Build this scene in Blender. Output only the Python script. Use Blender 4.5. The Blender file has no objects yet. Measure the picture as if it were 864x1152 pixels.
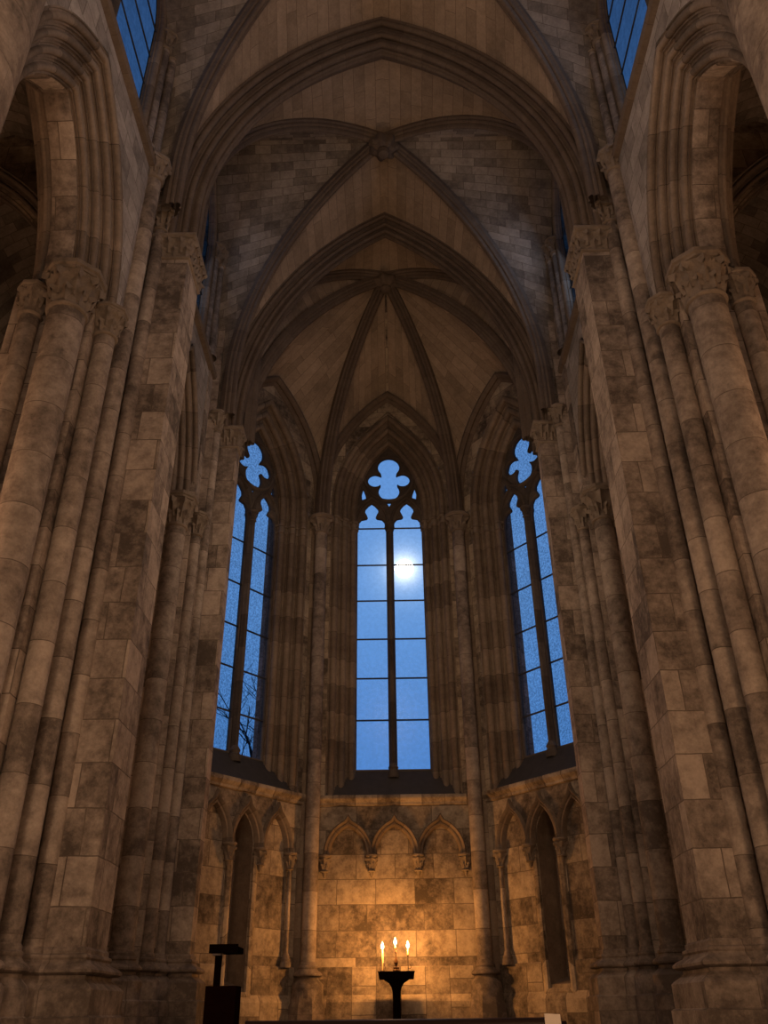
import bpy, bmesh, math, random
import numpy as np
from mathutils import Vector
random.seed(7)
rng = np.random.RandomState(3)
PI = math.pi
COL = bpy.context.scene.collection
FLOOR = -1.25                      # heights are measured from the lens
V = lambda *a: np.array(a, float)

# ------------------------------------------------------------------ helpers
class MB:
    """mesh builder: grids of points with uv in metres"""
    def __init__(self): self.v = []; self.f = []; self.uv = []
    def grid(self, P, UV=None, close=False):
        P = np.asarray(P, float); n, m = P.shape[:2]
        if UV is None:
            u = np.zeros((n, m)); w = np.zeros((n, m))
            u[:, 1:] = np.cumsum(np.linalg.norm(np.diff(P, axis=1), axis=2), axis=1)
            w[1:, :] = np.cumsum(np.linalg.norm(np.diff(P, axis=0), axis=2), axis=0)
            UV = np.stack([u, w], 2)
        b = len(self.v); self.v.extend(map(tuple, P.reshape(-1, 3)))
        mm = m if close else m - 1
        for i in range(n - 1):
            for j in range(mm):
                k = (j + 1) % m
                self.f.append((b+i*m+j, b+i*m+k, b+(i+1)*m+k, b+(i+1)*m+j))
                uk0, uk1 = UV[i, k].copy(), UV[i+1, k].copy()
                if close and k == 0:
                    uk0[0] = UV[i, j, 0] + np.linalg.norm(P[i, 0]-P[i, j]); uk1[0] = UV[i+1, j, 0] + np.linalg.norm(P[i+1, 0]-P[i+1, j])
                self.uv.append((tuple(UV[i, j]), tuple(uk0), tuple(uk1), tuple(UV[i+1, j])))
    def poly(self, pts, uv=None):
        b = len(self.v); self.v.extend(tuple(map(float, p)) for p in pts)
        self.f.append(tuple(range(b, b+len(pts))))
        self.uv.append(tuple(uv) if uv else tuple((float(p[0]+p[1]), float(p[1]*.5+p[2])) for p in pts))
    def box(self, a, b):
        (x0, y0, z0), (x1, y1, z1) = a, b
        c = lambda x, y, z: (x, y, z)
        for q in ([c(x0,y0,z0),c(x1,y0,z0),c(x1,y0,z1),c(x0,y0,z1)], [c(x1,y1,z0),c(x0,y1,z0),c(x0,y1,z1),c(x1,y1,z1)]):
            self.poly(q, [(p[0], p[2]) for p in q])
        for q in ([c(x0,y1,z0),c(x0,y0,z0),c(x0,y0,z1),c(x0,y1,z1)], [c(x1,y0,z0),c(x1,y1,z0),c(x1,y1,z1),c(x1,y0,z1)]):
            self.poly(q, [(p[1], p[2]) for p in q])
        for q in ([c(x0,y0,z1),c(x1,y0,z1),c(x1,y1,z1),c(x0,y1,z1)], [c(x0,y1,z0),c(x1,y1,z0),c(x1,y0,z0),c(x0,y0,z0)]):
            self.poly(q, [(p[0], p[1]) for p in q])
    def build(self, name, mat, parent=None, smooth=40, merge=True):
        org = V(0, 0, 0) if parent is None else V(*world_loc(parent))
        me = bpy.data.meshes.new(name)
        me.from_pydata([tuple(V(*p)-org) for p in self.v], [], self.f)
        ul = me.uv_layers.new(name='UVMap')
        flat = [c for f in self.uv for p in f for c in p]
        ul.data.foreach_set('uv', flat)
        bm = bmesh.new(); bm.from_mesh(me)
        if merge: bmesh.ops.remove_doubles(bm, verts=bm.verts, dist=1e-4)
        bmesh.ops.recalc_face_normals(bm, faces=bm.faces)
        bm.to_mesh(me); bm.free()
        me.materials.append(mat)
        if smooth:
            me.polygons.foreach_set('use_smooth', [True]*len(me.polygons))
            me.set_sharp_from_angle(angle=math.radians(smooth))
        o = bpy.data.objects.new(name, me); COL.objects.link(o)
        if parent is not None: o.parent = parent
        return o

def world_loc(o):
    l = V(0, 0, 0)
    while o is not None: l = l + V(*o.location); o = o.parent
    return l
def tag(o, label, cat, group=None, kind=None):
    o['label'] = label; o['category'] = cat
    if group: o['group'] = group
    if kind: o['kind'] = kind
    return o
def thing(name, label, cat, loc=(0, 0, 0), group=None, kind=None):
    o = bpy.data.objects.new(name, None); COL.objects.link(o); o.location = loc; o.empty_display_size = .2
    return tag(o, label, cat, group, kind)

def arc(P0, P1, stilt=0., n=28):
    """half arch: from springing P0 straight up by stilt, then a circular arc with vertical tangent to the crown P1"""
    P0, P1 = V(*P0), V(*P1)
    h = P1[:2]-P0[:2]; L = np.linalg.norm(h); h = h/L
    z0 = P0[2]+stilt; H = max(P1[2]-z0, L*1.0001); z0 = P1[2]-H
    R = (L*L+H*H)/(2*L); amax = math.atan2(H, R-L) if R > L else PI/2
    pts = [P0]
    for i in range(161):
        a = amax*i/160; d = R-R*math.cos(a)
        pts.append(V(P0[0]+h[0]*d, P0[1]+h[1]*d, z0+R*math.sin(a)))
    pts = np.array(pts); s = np.concatenate([[0], np.cumsum(np.linalg.norm(np.diff(pts, axis=0), axis=1))])
    t = np.linspace(0, s[-1], n)
    return np.stack([np.interp(t, s, pts[:, k]) for k in range(3)], 1)
def full_arch(Pl, Pa, Pr, stilt=0., n=28):
    a = arc(Pl, Pa, stilt, n); b = arc(Pr, Pa, stilt, n)[::-1]
    return np.concatenate([a, b[1:]])
def frames(path, B, ref):
    path = np.asarray(path); B = V(*B)/np.linalg.norm(B)
    t = np.diff(path, axis=0); t /= np.linalg.norm(t, axis=1)[:, None]
    n = np.cross(t, B); n /= np.linalg.norm(n, axis=1)[:, None]
    m = len(path)//2
    mid = min(m, len(n)-1)
    if np.dot(n[mid], path[m]-V(*ref)) < 0: n = -n
    N = np.zeros_like(path); N[0] = n[0]; N[-1] = n[-1]
    for i in range(1, len(path)-1):
        N[i] = (n[i-1]+n[i])/(1+np.dot(n[i-1], n[i]))
    return N, B
def sweep(mb, path, prof, B, ref):
    """prof = [(p outward in the plane, q along B)]"""
    N, B = frames(path, B, ref); path = np.asarray(path)
    s = np.concatenate([[0], np.cumsum(np.linalg.norm(np.diff(path, axis=0), axis=1))])
    pr = np.asarray(prof, float); u = np.concatenate([[0], np.cumsum(np.linalg.norm(np.diff(pr, axis=0), axis=1))])
    P = path[:, None, :]+N[:, None, :]*pr[None, :, 0, None]+B[None, None, :]*pr[None, :, 1, None]
    UV = np.zeros(P.shape[:2]+(2,)); UV[..., 0] = u[None, :]; UV[..., 1] = s[:, None]
    mb.grid(P, UV)
def offset_curve(path, B, ref, p, q=0):
    N, B = frames(path, B, ref); return np.asarray(path)+N*p+B*q
def roll(c, r, a0, a1, n=7):
    return [(c[0]+r*math.cos(math.radians(a0+(a1-a0)*i/(n-1))), c[1]+r*math.sin(math.radians(a0+(a1-a0)*i/(n-1)))) for i in range(n)]

def circle(cx, cy, r, n=28, rot=0):
    a = np.arange(n)*2*PI/n+rot
    N = np.stack([np.cos(a), np.sin(a)], 1)
    if n <= 8: N = N/math.cos(PI/n)
    return np.stack([cx+r*np.cos(a), cy+r*np.sin(a)], 1), N
def rect(x0, x1, y0, y1, k=8, flare=1.0):
    if x0 > x1: x0, x1 = x1, x0
    cs = [(x0, y0), (x1, y0), (x1, y1), (x0, y1)]; cn = [(-1, -1), (1, -1), (1, 1), (-1, 1)]; en = [(0, -1), (1, 0), (0, 1), (-1, 0)]
    P, N = [], []
    for i in range(4):
        a, b = V(*cs[i]), V(*cs[(i+1) % 4])
        P.append(a); N.append(cn[i])
        for j in range(1, k):
            P.append(a+(b-a)*j/k); N.append(en[i])
    return np.array(P), np.array(N, float)*1.0
def loft(mb, outline, prof, disp=None, cap_top=False, cap_bot=False, v0=0.):
    """prof = [(outward offset, z)]; disp(s01, k01) adds to the offset"""
    P, N = outline; n = len(P)
    seg = np.linalg.norm(np.roll(P, -1, 0)-P, axis=1); s = np.concatenate([[0], np.cumsum(seg)[:-1]]); tot = seg.sum()
    rows, uvs = [], []; vv = v0+prof[0][1]
    for k, (o, z) in enumerate(prof):
        if k: vv += math.hypot(o-prof[k-1][0], z-prof[k-1][1])*(1 if z >= prof[k-1][1] else -1)
        d = np.zeros(n) if disp is None else disp(s/tot, k/(len(prof)-1))
        off = o+d
        rows.append(np.concatenate([P+N*np.reshape(off, (n, 1)), np.full((n, 1), z)], 1))
        uvs.append(np.stack([s, np.full(n, vv)], 1))
    mb.grid(rows, np.array(uvs), close=True)
    if cap_top: mb.poly(rows[-1])
    if cap_bot: mb.poly(rows[0][::-1])
def foliate(mb, outline, z0, h, flare, leaves, amp, abacus, poly=None):
    """carved capital: necking ring, bell, two tiers of curled lobed leaves, moulded abacus"""
    P, N = outline; n = len(P)
    seg = np.linalg.norm(np.roll(P, -1, 0)-P, axis=1); s = np.concatenate([[0], np.cumsum(seg)]); tot = s[-1]
    Pc = np.vstack([P, P[:1]]); Nc = np.vstack([N, N[:1]])
    at = lambda q: (V(np.interp(q % tot, s, Pc[:, 0]), np.interp(q % tot, s, Pc[:, 1])), V(np.interp(q % tot, s, Nc[:, 0]), np.interp(q % tot, s, Nc[:, 1])))
    bell = lambda t: flare*.8*t**1.8
    prof = [(0, z0-.07*h), (.02, z0-.05*h), (.028, z0-.01*h), (.02, z0+.03*h), (0, z0+.05*h)]+[(bell(t), z0+h*(.05+.77*t)) for t in np.linspace(0, 1, 7)]
    loft(mb, outline, prof)
    pitch = tot/leaves
    for tier, (zb, hh, sh, cl) in enumerate(((.05, .46, 0, .9), (.22, .66, .5, 1.25))):
        for i in range(leaves):
            q0 = (i+sh)*pitch; rows = []
            for k in range(9):
                t = k/8; zz = zb*h+hh*h*(t if t < .75 else .75+.1*math.sin((t-.75)/.25*PI)*1.5-.12*((t-.75)/.25)**2)
                tb = min(1, max(0, (zz/h-.05)/.77)); o = bell(tb)+.012+amp*cl*(.25*math.sin(PI*min(1, t*1.3))+1.1*max(0, (t-.5)/.5)**1.5)
                wd = pitch*.5*(.62+.5*math.sin(PI*min(1, t*.95+.1)))*(1+.28*math.cos(t*PI*5))*(1 if t < .9 else .6)
                row = []
                for x in (-1, -.5, 0, .5, 1):
                    p, nn = at(q0+wd*x); oo = o-amp*.75*abs(x)**1.5+amp*.22*(x == 0)-amp*.2*(abs(x) == .5)
                    row.append(V(p[0]+nn[0]*oo, p[1]+nn[1]*oo, z0+zz-(.05*h*abs(x) if t > .3 else 0)))
                rows.append(row)
            mb.grid(rows)
    zt = z0+h*.82
    ab = [(flare*.5, zt-.03*h), (abacus*.8, zt), (abacus*.84, zt+.05*h), (abacus, zt+.08*h), (abacus, zt+.18*h), (abacus*.6, zt+.18*h), (0, zt+.18*h)]
    loft(mb, poly or outline, ab, cap_top=True)
def arch_wall(mb, fr, u0, u1, z0, z1, uc, a, zs, rise, w=0., n=20, holebottom=None):
    """flat wall in a frame with one pointed opening that reaches down to holebottom"""
    hb = z0 if holebottom is None else holebottom
    L = arc((uc-a, 0, hb), (uc, 0, zs+rise), zs-hb, n); R = arc((uc+a, 0, hb), (uc, 0, zs+rise), zs-hb, n)
    for C, ue in ((L, u0), (R, u1)):
        P = [[fr(ue, z, w) for z in C[:, 2]], [fr(u, z, w) for u, z in zip(C[:, 0], C[:, 2])]]
        UV = np.array([[(ue, z) for z in C[:, 2]], [(u, z) for u, z in zip(C[:, 0], C[:, 2])]])
        mb.grid(P, UV)
        zt = C[-1, 2]
        q = [(ue, zt), (uc, zt), (uc, z1), (ue, z1)]
        mb.poly([fr(u, z, w) for u, z in q], q)
    if hb > z0:
        q = [(u0, z0), (u1, z0), (u1, hb), (u0, hb)]
        mb.poly([fr(u, z, w) for u, z in q], q)
def frame(O, U, W):
    O, U, W = V(*O), V(*U), V(*W)
    return lambda u, z, w=0.: V(O[0]+U[0]*u+W[0]*w, O[1]+U[1]*u+W[1]*w, z)
def tube(mb, pts, radii, n=8):
    pts = np.asarray(pts, float); m = len(pts)
    t = np.gradient(pts, axis=0); t /= np.linalg.norm(t, axis=1)[:, None]+1e-9
    up = V(0, 0, 1) if abs(t[0, 2]) < .9 else V(1, 0, 0)
    rows = []
    for i in range(m):
        a = np.cross(t[i], up); a /= np.linalg.norm(a)+1e-9; b = np.cross(t[i], a); up = -b if abs(np.dot(b, up)) > .2 else up
        r = radii if np.isscalar(radii) else radii[i]
        rows.append([pts[i]+a*r*math.cos(2*PI*k/n)+b*r*math.sin(2*PI*k/n) for k in range(n)])
    mb.grid(rows, None, close=True)
    mb.poly(rows[0][::-1]); mb.poly(rows[-1])

# ------------------------------------------------------------------ materials
def nodes(name):
    m = bpy.data.materials.new(name); m.use_nodes = True; nt = m.node_tree; nt.nodes.clear()
    out = nt.nodes.new('ShaderNodeOutputMaterial'); return m, nt, out
def N_(nt, t, **kw):
    n = nt.nodes.new(t)
    for k, v in kw.items(): setattr(n, k, v)
    return n
def stone(name, c1, c2, bw=.55, rh=.36, mortar=(.08, .06, .045), stain=.75, msize=.006, bump=.35, turn=False, scale=1., patch=1.0, amp=1.0):
    m, nt, out = nodes(name); L = nt.links.new
    tc = N_(nt, 'ShaderNodeTexCoord'); geo = N_(nt, 'ShaderNodeNewGeometry')
    mp = N_(nt, 'ShaderNodeMapping')
    if turn: mp.inputs['Rotation'].default_value = (0, 0, PI/2)
    L(tc.outputs['UV'], mp.inputs[0])
    nd = N_(nt, 'ShaderNodeTexNoise'); nd.inputs['Scale'].default_value = 3.0; nd.inputs['Detail'].default_value = 3
    L(geo.outputs['Position'], nd.inputs['Vector'])
    wob = N_(nt, 'ShaderNodeMixRGB', blend_type='LINEAR_LIGHT'); wob.inputs[0].default_value = .012
    L(mp.outputs[0], wob.inputs[1]); L(nd.outputs['Color'], wob.inputs[2])
    br = N_(nt, 'ShaderNodeTexBrick', offset=.5, squash=.72, squash_frequency=3)
    br.inputs['Scale'].default_value = scale; br.inputs['Mortar Size'].default_value = msize; br.inputs['Mortar Smooth'].default_value = .3
    br.inputs['Brick Width'].default_value = bw; br.inputs['Row Height'].default_value = rh; br.inputs['Bias'].default_value = 0
    br.inputs['Color1'].default_value = (0, 0, 0, 1); br.inputs['Color2'].default_value = (1, 1, 1, 1); br.inputs['Mortar'].default_value = (.5, .5, .5, 1)
    L(wob.outputs[0], br.inputs['Vector'])
    n1 = N_(nt, 'ShaderNodeTexNoise'); n1.inputs['Scale'].default_value = 1.1; n1.inputs['Detail'].default_value = 7; n1.inputs['Roughness'].default_value = .62
    n2 = N_(nt, 'ShaderNodeTexNoise'); n2.inputs['Scale'].default_value = 6.5; n2.inputs['Detail'].default_value = 10; n2.inputs['Roughness'].default_value = .74
    n3 = N_(nt, 'ShaderNodeTexNoise'); n3.inputs['Scale'].default_value = 34; n3.inputs['Detail'].default_value = 4
    for n in (n1, n2, n3): L(geo.outputs['Position'], n.inputs['Vector'])
    # per-block shift of the stain pattern so blocks differ inside too
    sh = N_(nt, 'ShaderNodeMixRGB', blend_type='ADD'); sh.inputs[0].default_value = 1
    vm = N_(nt, 'ShaderNodeVectorMath', operation='SCALE'); vm.inputs['Scale'].default_value = 5.0
    L(br.outputs['Color'], vm.inputs[0]); L(geo.outputs['Position'], sh.inputs[1]); L(vm.outputs[0], sh.inputs[2]); L(sh.outputs[0], n2.inputs['Vector'])
    def math_(op, a, b, clamp=False):
        x = N_(nt, 'ShaderNodeMath', operation=op, use_clamp=clamp)
        for i, s in enumerate((a, b)):
            if isinstance(s, (int, float)): x.inputs[i].default_value = s
            else: L(s, x.inputs[i])
        return x.outputs[0]
    bf = math_('MULTIPLY', br.outputs['Color'], .55*patch)
    f1 = math_('MULTIPLY', math_('SUBTRACT', n1.outputs['Fac'], .5), 1.7*amp)
    f2 = math_('MULTIPLY', math_('SUBTRACT', n2.outputs['Fac'], .5), 2.0*amp)
    f = math_('ADD', math_('ADD', bf, math_('ADD', f1, f2)), .5-.275*patch, True)
    rp = N_(nt, 'ShaderNodeValToRGB'); e = rp.color_ramp.elements
    mix = lambda k: tuple(c1[i]*(1-k)+c2[i]*k for i in range(3))+(1,)
    e[0].position = .05; e[0].color = tuple(c*(1-stain*.75) for c in c1)+(1,)
    e[1].position = .98; e[1].color = tuple(min(1, c*1.22) for c in c2)+(1,)
    x = e.new(.36); x.color = mix(.1)
    x = e.new(.68); x.color = mix(.85)
    L(f, rp.inputs[0])
    fine = N_(nt, 'ShaderNodeMixRGB', blend_type='MULTIPLY'); fine.inputs[0].default_value = .35
    L(rp.outputs[0], fine.inputs[1]); L(n3.outputs['Fac'], fine.inputs[2])
    mo = N_(nt, 'ShaderNodeMixRGB'); mo.inputs[2].default_value = tuple(mortar)+(1,)
    L(math_('MULTIPLY', br.outputs['Fac'], .7), mo.inputs[0]); L(fine.outputs[0], mo.inputs[1])
    bs = N_(nt, 'ShaderNodeBsdfPrincipled'); bs.inputs['Roughness'].default_value = .88; bs.inputs['Specular IOR Level'].default_value = .25
    L(mo.outputs[0], bs.inputs['Base Color'])
    hh = math_('ADD', math_('MULTIPLY', br.outputs['Fac'], -.6), math_('ADD', math_('MULTIPLY', n2.outputs['Fac'], .7), math_('MULTIPLY', n3.outputs['Fac'], .35)))
    bp = N_(nt, 'ShaderNodeBump'); bp.inputs['Strength'].default_value = bump; bp.inputs['Distance'].default_value = .03
    L(hh, bp.inputs['Height']); L(bp.outputs[0], bs.inputs['Normal'])
    L(bs.outputs[0], out.inputs[0]); return m
def plain(name, c, rough=.5, metal=0., noise=0., spec=.5):
    m, nt, out = nodes(name); L = nt.links.new
    bs = N_(nt, 'ShaderNodeBsdfPrincipled'); bs.inputs['Roughness'].default_value = rough; bs.inputs['Metallic'].default_value = metal
    bs.inputs['Specular IOR Level'].default_value = spec
    if noise:
        tc = N_(nt, 'ShaderNodeNewGeometry'); n = N_(nt, 'ShaderNodeTexNoise'); n.inputs['Scale'].default_value = 9; n.inputs['Detail'].default_value = 6
        L(tc.outputs['Position'], n.inputs['Vector']); rp = N_(nt, 'ShaderNodeValToRGB')
        rp.color_ramp.elements[0].color = tuple(x*(1-noise) for x in c)+(1,); rp.color_ramp.elements[1].color = tuple(min(1, x*(1+noise)) for x in c)+(1,)
        L(n.outputs['Fac'], rp.inputs[0]); L(rp.outputs[0], bs.inputs['Base Color'])
    else: bs.inputs['Base Color'].default_value = tuple(c)+(1,)
    L(bs.outputs[0], out.inputs[0]); return m
def glow(name, c, s):
    m, nt, out = nodes(name); e = N_(nt, 'ShaderNodeEmission'); e.inputs[0].default_value = tuple(c)+(1,); e.inputs[1].default_value = s
    nt.links.new(e.outputs[0], out.inputs[0]); return m
def flame_mat():
    m, nt, out = nodes('flame'); L = nt.links.new
    tc = N_(nt, 'ShaderNodeTexCoord'); sp = N_(nt, 'ShaderNodeSeparateXYZ'); L(tc.outputs['Generated'], sp.inputs[0])
    rp = N_(nt, 'ShaderNodeValToRGB'); e = rp.color_ramp.elements
    e[0].position = 0; e[0].color = (1, .45, .12, 1); e[1].position = 1; e[1].color = (1, .5, .12, 1)
    x = e.new(.3); x.color = (1, .82, .5, 1); x = e.new(.65); x.color = (1, .8, .48, 1)
    L(sp.outputs[2], rp.inputs[0]); em = N_(nt, 'ShaderNodeEmission'); em.inputs[1].default_value = 14
    L(rp.outputs[0], em.inputs[0]); L(em.outputs[0], out.inputs[0]); return m
def glass(name, tint, speck, scale):
    """old leaded glass: mostly clear, seedy and uneven"""
    m, nt, out = nodes(name); L = nt.links.new
    geo = N_(nt, 'ShaderNodeNewGeometry')
    vo = N_(nt, 'ShaderNodeTexVoronoi', feature='DISTANCE_TO_EDGE'); vo.inputs['Scale'].default_value = scale
    no = N_(nt, 'ShaderNodeTexNoise'); no.inputs['Scale'].default_value = scale*.8; no.inputs['Detail'].default_value = 5; no.inputs['Roughness'].default_value = .75
    big = N_(nt, 'ShaderNodeTexNoise'); big.inputs['Scale'].default_value = .9; big.inputs['Detail'].default_value = 3
    for n in (vo, no, big): L(geo.outputs['Position'], n.inputs['Vector'])
    rp = N_(nt, 'ShaderNodeValToRGB'); e = rp.color_ramp.elements
    e[0].position = .38; e[0].color = tuple(c*(1-speck) for c in tint)+(1,); e[1].position = .62; e[1].color = tuple(tint)+(1,)
    L(no.outputs['Fac'], rp.inputs[0])
    r2 = N_(nt, 'ShaderNodeValToRGB'); r2.color_ramp.elements[0].position = .3; r2.color_ramp.elements[0].color = (1-.25*speck,)*3+(1,); r2.color_ramp.elements[1].position = .7
    L(big.outputs['Fac'], r2.inputs[0])
    mu = N_(nt, 'ShaderNodeMixRGB', blend_type='MULTIPLY'); mu.inputs[0].default_value = 1
    L(rp.outputs[0], mu.inputs[1]); L(r2.outputs[0], mu.inputs[2])
    tr = N_(nt, 'ShaderNodeBsdfTransparent'); L(mu.outputs[0], tr.inputs[0])
    gl = N_(nt, 'ShaderNodeBsdfGlossy'); gl.inputs['Roughness'].default_value = .25; gl.inputs[0].default_value = (.7, .8, 1, 1)
    bp = N_(nt, 'ShaderNodeBump'); bp.inputs['Strength'].default_value = .5*speck+.05; L(no.outputs['Fac'], bp.inputs['Height']); L(bp.outputs[0], gl.inputs['Normal'])
    mx = N_(nt, 'ShaderNodeMixShader'); mx.inputs[0].default_value = .015
    L(tr.outputs[0], mx.inputs[1]); L(gl.outputs[0], mx.inputs[2]); L(mx.outputs[0], out.inputs[0]); return m

PIER = stone('pier_ashlar', (.24, .195, .165), (.46, .385, .325), bw=.47, rh=.39, amp=1.05, stain=.68, patch=1.1)
SHAFT = stone('shaft_drums', (.25, .205, .175), (.43, .365, .31), bw=30., rh=.55, stain=.6, msize=.005, bump=.35, amp=1.0)
WALL = stone('apse_ashlar', (.22, .175, .135), (.47, .39, .295), bw=.62, rh=.37, stain=.75)
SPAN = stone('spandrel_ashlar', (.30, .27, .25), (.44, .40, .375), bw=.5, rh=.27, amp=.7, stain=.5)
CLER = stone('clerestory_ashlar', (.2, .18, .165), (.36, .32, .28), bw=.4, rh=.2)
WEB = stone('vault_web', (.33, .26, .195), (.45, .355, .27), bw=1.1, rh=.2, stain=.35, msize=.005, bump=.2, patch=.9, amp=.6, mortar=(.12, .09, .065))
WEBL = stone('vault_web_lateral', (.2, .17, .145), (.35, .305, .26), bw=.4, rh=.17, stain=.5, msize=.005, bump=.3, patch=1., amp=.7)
RIB = stone('rib_stone', (.145, .112, .09), (.205, .162, .13), bw=30., rh=.45, stain=.35, msize=.004, bump=.2, patch=.4, amp=.5)
ARC = stone('arcade_moulding', (.2, .16, .13), (.31, .25, .2), bw=30., rh=.5, stain=.4, msize=.005, bump=.25, amp=.6)
JAMB = stone('jamb_stone', (.2, .155, .12), (.31, .25, .195), bw=30., rh=.5, stain=.4, msize=.006, bump=.25, amp=.6)
CARVE = stone('carved_stone', (.25, .205, .165), (.36, .30, .245), bw=30., rh=30., stain=.45, msize=.002, bump=.4, amp=.6)
TRAC = stone('tracery_stone', (.10, .082, .07), (.16, .135, .115), bw=30., rh=.6, stain=.4, bump=.2, amp=.5)
BASEM = stone('base_moulding', (.24, .195, .165), (.42, .355, .30), bw=.7, rh=30., stain=.6, msize=.004, bump=.3, amp=1.)
FLAG = stone('flagstones', (.16, .13, .1), (.28, .23, .18), bw=.8, rh=.6)
SILL = plain('dark_sill', (.055, .05, .048), .7, noise=.35)
WOOD = plain('dark_wood', (.006, .0025, .002), .9, noise=.4, spec=0.)
REDW = plain('red_brown_wood', (.010, .003, .0025), .9, noise=.4, spec=0.)
IRON = plain('black_iron', (.012, .01, .01), .45, .6)
LEAD = plain('lead_bar', (.03, .035, .045), .5)
BRONZE = plain('bronze', (.05, .025, .012), .35, .8)
WAX = plain('wax', (.42, .30, .16), .5)
POLISH = plain('polished_pew_wood', (.010, .004, .003), .35, noise=.3, spec=.1)
PAPER = plain('paper', (.62, .55, .47), .8)
BARK = plain('bark', (.012, .014, .02), .9)
EARTH = plain('night_ground', (.02, .022, .03), .9, noise=.4)
GLASS_C = glass('clear_old_glass', (.97, .985, 1.), .10, 16)
GLASS_S = glass('seedy_glass', (1., 1., 1.), .5, 34)
GLASS_H = glass('clerestory_glass', (.36, .43, .47), .3, 18)
FLAME = flame_mat(); MOON = glow('moon', (1., .93, .82), 30)

# ------------------------------------------------------------------ profiles
def rib_prof(w=.13, d=.2):
    h = [(.03, -w), (-.3*d, -w), (-.36*d, -.8*w), (-.42*d, -.72*w)]
    h += [(-.55*d, -.78*w), (-.68*d, -.66*w), (-.7*d, -.45*w), (-.66*d, -.36*w)]
    h += [(-.85*d, -.34*w), (-.97*d, -.2*w), (-d, 0)]
    return h+[(p, -q) for p, q in h[::-1][1:]]
def band_prof(w=.3, d=.34):
    """transverse arch: three orders with bold rolls and hollows each side of a narrow soffit"""
    S, T = w/.33, d/.36
    rl = lambda p, q, r: [((p+r*math.cos(math.radians(a)))*T, (q+r*math.sin(math.radians(a)))*S) for a in range(-50, -221, -24)]
    h = [(d, -w), (.335*T, -w), (.32*T, -.30*S)]+rl(.275, -.275, .045)
    h += [(.262*T, -.205*S), (.235*T, -.195*S), (.205*T, -.2*S), (.19*T, -.185*S)]+rl(.145, -.165, .042)
    h += [(.135*T, -.1*S), (.10*T, -.095*S), (.085*T, -.11*S)]+rl(.048, -.075, .045)
    h += [(.03*T, -.022*S), (.0, -.02*S), (0, 0)]
    return h+[(p, -q) for p, q in h[::-1][1:]]
def order_prof(P, D, k):
    """k stepped orders with a bold roll on each arris, from (p=P,q=0) to (p=0,q=-D)"""
    pts = [(P, .0)]; sp, sd = P/k, D/k
    for i in range(k):
        p1, q1 = P-sp*i, -sd*i
        r = min(sp, sd*1.2)*.40
        pts += [(p1-.12*sp, q1), (p1-.16*sp, q1-.22*sd)]
        c = (p1-.56*sp, q1-.34*sd)
        pts += [(c[0]+r*math.cos(math.radians(a)), c[1]+r*math.sin(math.radians(a))) for a in (10, 40, 70, 100, 130, 160, 190, 220)]
        pts += [(p1-.98*sp, q1-.62*sd), (p1-.84*sp, q1-.86*sd), (p1-.9*sp, q1-sd), (p1-sp, q1-sd)]
    return pts

BASE = lambda zt, k=1.: [(.0, zt+.02), (.02*k, zt), (.02*k, zt-.03), (.042*k, zt-.04), (.046*k, zt-.06), (.034*k, zt-.075), (.05*k, zt-.1), (.10*k, zt-.122), (.126*k, zt-.148), (.124*k, zt-.166), (.10*k, zt-.18),
                         (.06*k, zt-.186), (.06*k, zt-.212), (.09*k, zt-.236), (.132*k, zt-.266), (.15*k, zt-.285), (.15*k, zt-.46), (.178*k, zt-.475), (.178*k, FLOOR)]

# ------------------------------------------------------------------ piers
def pier(s, label, Y0, Y1, xin, zcap, zbase, shafts, columns, core, ztop, pil=True):
    """s side sign; pilaster X in [xin, xin+.5], Y0..Y1"""
    r = thing('compound_pier', label, 'pier', (s*(xin+.3), (Y0+Y1)/2, FLOOR), 'compound stone piers between nave and aisles')
    if pil:
        o = rect(s*xin, s*(xin+.5), Y0, Y1, 6)
        m = MB(); loft(m, o, [(0, zbase-.1), (0, zcap+.13)]); q = m.build('pilaster', PIER, r)
        m = MB(); loft(m, o, BASE(zbase)[::-1]); m.build('pilaster_base', BASEM, q)
        m = MB(); foliate(m, rect(s*xin, s*(xin+.5), Y0, Y1, 24), zcap+.08, .38, .06, 14, .035, .08, o); m.build('pilaster_capital', CARVE, q)
    m = MB()
    P = np.array([(s*x, y) for x, y in core])
    rows = [np.concatenate([P, np.full((len(P), 1), zz)], 1) for zz in (FLOOR, ztop)]
    m.grid(rows, close=True); m.poly(rows[1]); m.build('core', PIER, r, smooth=0)
    for kind, lst in (('shaft', shafts), ('column', columns)):
        for (x, y, rad, zt, zb) in lst:
            big = kind == 'column'
            m = MB(); loft(m, circle(s*x, y, rad, 32 if big else 20), [(0, zb-.05), (0, zt+.04)]); q = m.build(kind, SHAFT, r)
            m = MB(); loft(m, circle(s*x, y, rad, 32), BASE(zb, .9 if big else .75)[::-1]); m.build(kind+'_base', BASEM, q)
            m = MB()
            if big: foliate(m, circle(s*x, y, rad, 64), zt, .5, .1, 9, .05, .13, circle(s*x, y, rad, 8, PI/8))
            else: foliate(m, circle(s*x, y, rad, 40), zt, .36, .07, 7, .032, .085, circle(s*x, y, rad, 8, PI/8))
            m.build(kind+'_capital', CARVE, q)
    return r
SIDE = {-1: 'left', 1: 'right'}
ZC = 6.2                            # arcade capitals
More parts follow.
